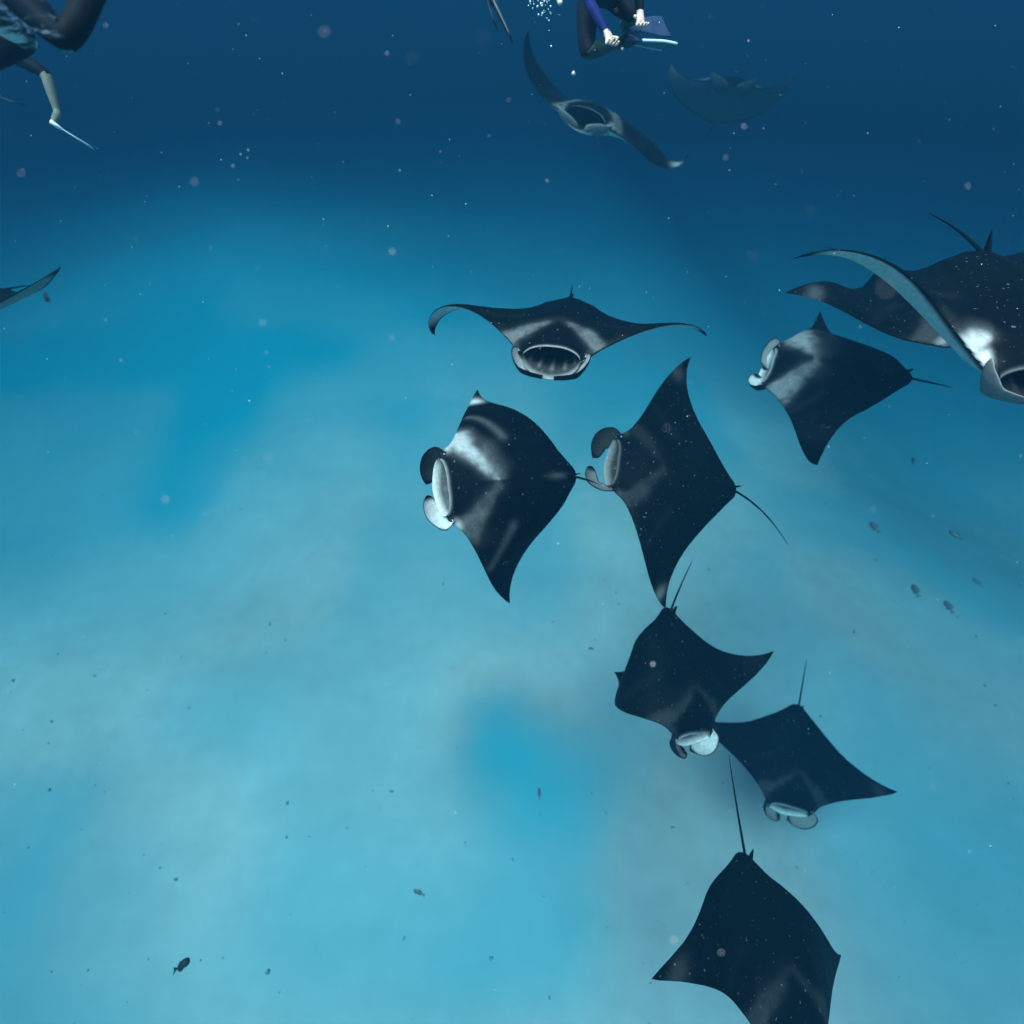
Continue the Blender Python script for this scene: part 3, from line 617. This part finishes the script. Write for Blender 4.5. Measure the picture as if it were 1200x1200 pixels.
# ------------------------------------------------------------------ fish
def fish_mesh(L=1.0):
    NL, NS = 14, 8; P = []
    for i in range(NL):
        u = i/(NL-1); y = .5-u*.82
        hh = .165*math.sin(math.pi*min(u*1.02, 1)**.72)**.8 + .018; wv = hh*.42
        for k in range(NS):
            a = 2*math.pi*k/NS; P.append((wv*math.cos(a), y, hh*math.sin(a)))
    F = [(i*NS+k, i*NS+(k+1) % NS, (i+1)*NS+(k+1) % NS, (i+1)*NS+k) for i in range(NL-1) for k in range(NS)] + [tuple(range(NS))[::-1], tuple((NL-1)*NS+k for k in range(NS))]
    def plate(pts, t=.008):
        b = len(P); n = len(pts)
        for s in (t, -t): P.extend([(x+s, y, z) for (x, y, z) in pts])
        F.append(tuple(b+k for k in range(n))); F.append(tuple(b+n+k for k in range(n))[::-1])
        for k in range(n): F.append((b+k, b+n+k, b+n+(k+1) % n, b+(k+1) % n))
    plate([(0, -.28, .02), (0, -.52, .15), (0, -.46, 0), (0, -.52, -.15), (0, -.28, -.02)])
    plate([(0, .2, .13), (0, .0, .25), (0, -.2, .16), (0, -.25, .05)])
    plate([(0, .02, -.12), (0, -.12, -.22), (0, -.25, -.06)])
    me = bpy.data.meshes.new('fish'); me.from_pydata(P, [], F); me.materials.append(FISHM); me.polygons.foreach_set('use_smooth', [True]*len(F)); me.update()
    return me
FM = fish_mesh()
FISHD = plain('fish_skin_dark', (.010, .018, .022), (.025, .035, .04), 12, .6, .2)
FMD = FM.copy(); FMD.materials[0] = FISHD
def fish(label, px, py, lift, L, ang, group='small fish near the seabed', roll=.5):
    p = on_bed(px, py, lift); o = bpy.data.objects.new('fish', FM); C.objects.link(o)
    o.location = p; o.scale = (L, L, L); o.rotation_euler = (.1, roll, ang); tag(o, label, 'fish', group)
FISH = [('uppermost small slim fish in the group at right', 1070, 540, 2.0, .34, -.35, .2),
 ('leftmost small fish in the group at right, above the pale sand', 1025, 618, 3.0, .34, .25, .9),
 ('small fish slanting down to the right, highest of those near the right edge', 1120, 627, 2.5, .32, .55, .9),
 ('small fish pointing straight up, left of the lowest pair at right', 1073, 692, 2.2, .34, .0, .9),
 ('lowest small fish of the group at right, above the open sand', 1112, 711, 2.0, .34, .08, 1.0),
 ('faintest small fish, closest to the right edge', 1145, 682, 1.0, .24, .6, .9),
 ('lone round dark fish low at left over open sand', 213, 1131, 3.0, .30, -.15, 1.35),
 ('tiny fish left of the folded-wing ray', 693, 760, 2.0, .13, 1.5, .3),
 ('tiny dark fish right of the dark seabed patch', 632, 930, 1.5, .20, .1, .8),
 ('tiny dark fish low in the middle of the bottom sand', 491, 1046, 1.5, .20, 1.3, .8)]
for (lab, px, py, lift, L, ang, rl) in FISH: fish(lab, px, py, lift, L, ang, roll=rl)
lone = [o for o in C.objects if o.get('label', '').startswith('lone round')][0]; lone.scale = (.55, .22, .30); lone.rotation_euler = (.9, 1.2, -.2); lone.data = FMD
o = bpy.data.objects.new('fish', FMD); C.objects.link(o); o.location = at(55, 349, 7); o.scale = (.17, .15, .3); o.rotation_euler = (0, .3, 1.0)
tag(o, 'small dark fish beside the ray cut off by the left edge', 'fish', 'small fish in mid water')

# ------------------------------------------------------------------ drifting plankton and debris
def specks(name, pts, sizes, mat, kind_label):
    ico = bmesh.new(); bmesh.ops.create_icosphere(ico, subdivisions=1, radius=1)
    iv = np.array([v.co for v in ico.verts]); fi = np.array([[v.index for v in f.verts] for f in ico.faces]); ico.free()
    V = []; F = []
    for i, (p, s) in enumerate(zip(pts, sizes)):
        j = 1+.9*(rng.random((len(iv), 1))-.5); st = np.array([.5+.9*rng.random(), .5+.9*rng.random(), .5+1.1*rng.random()])
        V.append(iv*j*st*s+np.array(p)); F.append(fi+i*len(iv))
    V = np.concatenate(V); F = np.concatenate(F)
    me = bpy.data.meshes.new(name); me.from_pydata(V.tolist(), [], F.tolist()); me.materials.append(mat)
    me.polygons.foreach_set('use_smooth', [True]*len(F)); me.update()
    o = bpy.data.objects.new(name, me); C.objects.link(o); tag(o, kind_label, 'plankton', kind='stuff'); return o
SNOW = plain("marine_snow_mat", (.42, .38, .41), (.6, .55, .57), 40, .6, .3, 0)
BUB = plain("bubble_white", (.75, .8, .82), (.9, .92, .92), 30, .15, .6, 0)
pb, sb = [], []
for _ in range(110):
    u = rng.random(); pb.append(at(622+24*u+rng.normal(0, 4), -8+rng.exponential(9)*(.4+u), 5.6+rng.normal(0, .15))); sb.append(.003+.009*rng.random()**2)
specks('bubbles', pb, sb, BUB, 'white air bubbles streaming beside the swimmers at the top edge')
DEB = plain("debris_mat", (.10, .24, .26), (.18, .34, .36), 10, .8, .2, 0)
pts, sz = [], []
for _ in range(2800):
    d = rng.uniform(.9, 7.5)**1.0; px, py = rng.uniform(-150, 1350), rng.uniform(-150, 1350)
    if d < 1.6 and rng.random() < .8: continue
    if py > 560 and rng.random() < .45: continue
    pts.append(at(px, py, d)); sz.append(.0008*(.35+rng.random()**3*2.4)*(.35+d*.36))
for (px, py, d, s) in ((282,181,2.5,.006),(291,176,2.5,.005),(290,185,2.5,.005),(460,295,1.4,.006),(228,213,1.2,.006),(872,148,1.5,.005),(850,185,1.5,.004),(308,378,1.3,.006),(312,413,2,.005),(194,585,1.2,.005),(314,536,1.1,.004),(641,212,2,.005),
    (483,68,.8,.0025),(566,43,.7,.0022),(881,300,.9,.0025),(949,247,.9,.0022),(1038,338,.6,.003),(672,86,3,.016),(402,190,2.5,.005),(379,257,2.5,.004),(459,395,1.6,.004),(25,203,1.2,.004),(124,30,1.6,.006),(380,37,.9,.004),(435,785,1.2,.003),(765,778,1.6,.007),(790,1101,1.2,.006),(845,1116,1.3,.006)):
    pts.append(at(px, py, d)); sz.append(s*.5)
specks('marine_snow', pts, sz, SNOW, 'pale drifting specks of plankton close to the camera')
pts, sz = [], []
for _ in range(900):
    px, py = rng.uniform(-100, 1300), rng.uniform(430, 1300)
    p = on_bed(px, py, rng.uniform(.1, 3)); pts.append(p); sz.append(.006+.020*rng.random()**5)
specks('drifting_debris', pts, sz, DEB, 'dark bits drifting above the pale sand')

# ------------------------------------------------------------------ the water itself, one closed box round everything
def build_haze():
    x, y0, y1, z0, z1 = 130, -100, 130, SEABED-2.0, .6
    V = [(-x, y0, z0), (x, y0, z0), (x, y1, z0), (-x, y1, z0), (-x, y0, z1), (x, y0, z1), (x, y1, z1), (-x, y1, z1)]
    F = [(3, 2, 1, 0), (4, 5, 6, 7), (0, 1, 5, 4), (1, 2, 6, 5), (2, 3, 7, 6), (3, 0, 4, 7)]
    o = mesh_obj('haze', V, F, [water_volume()], smooth=False); tag(o, 'clear blue sea water filling the whole place', 'water', kind='stuff')
build_haze()
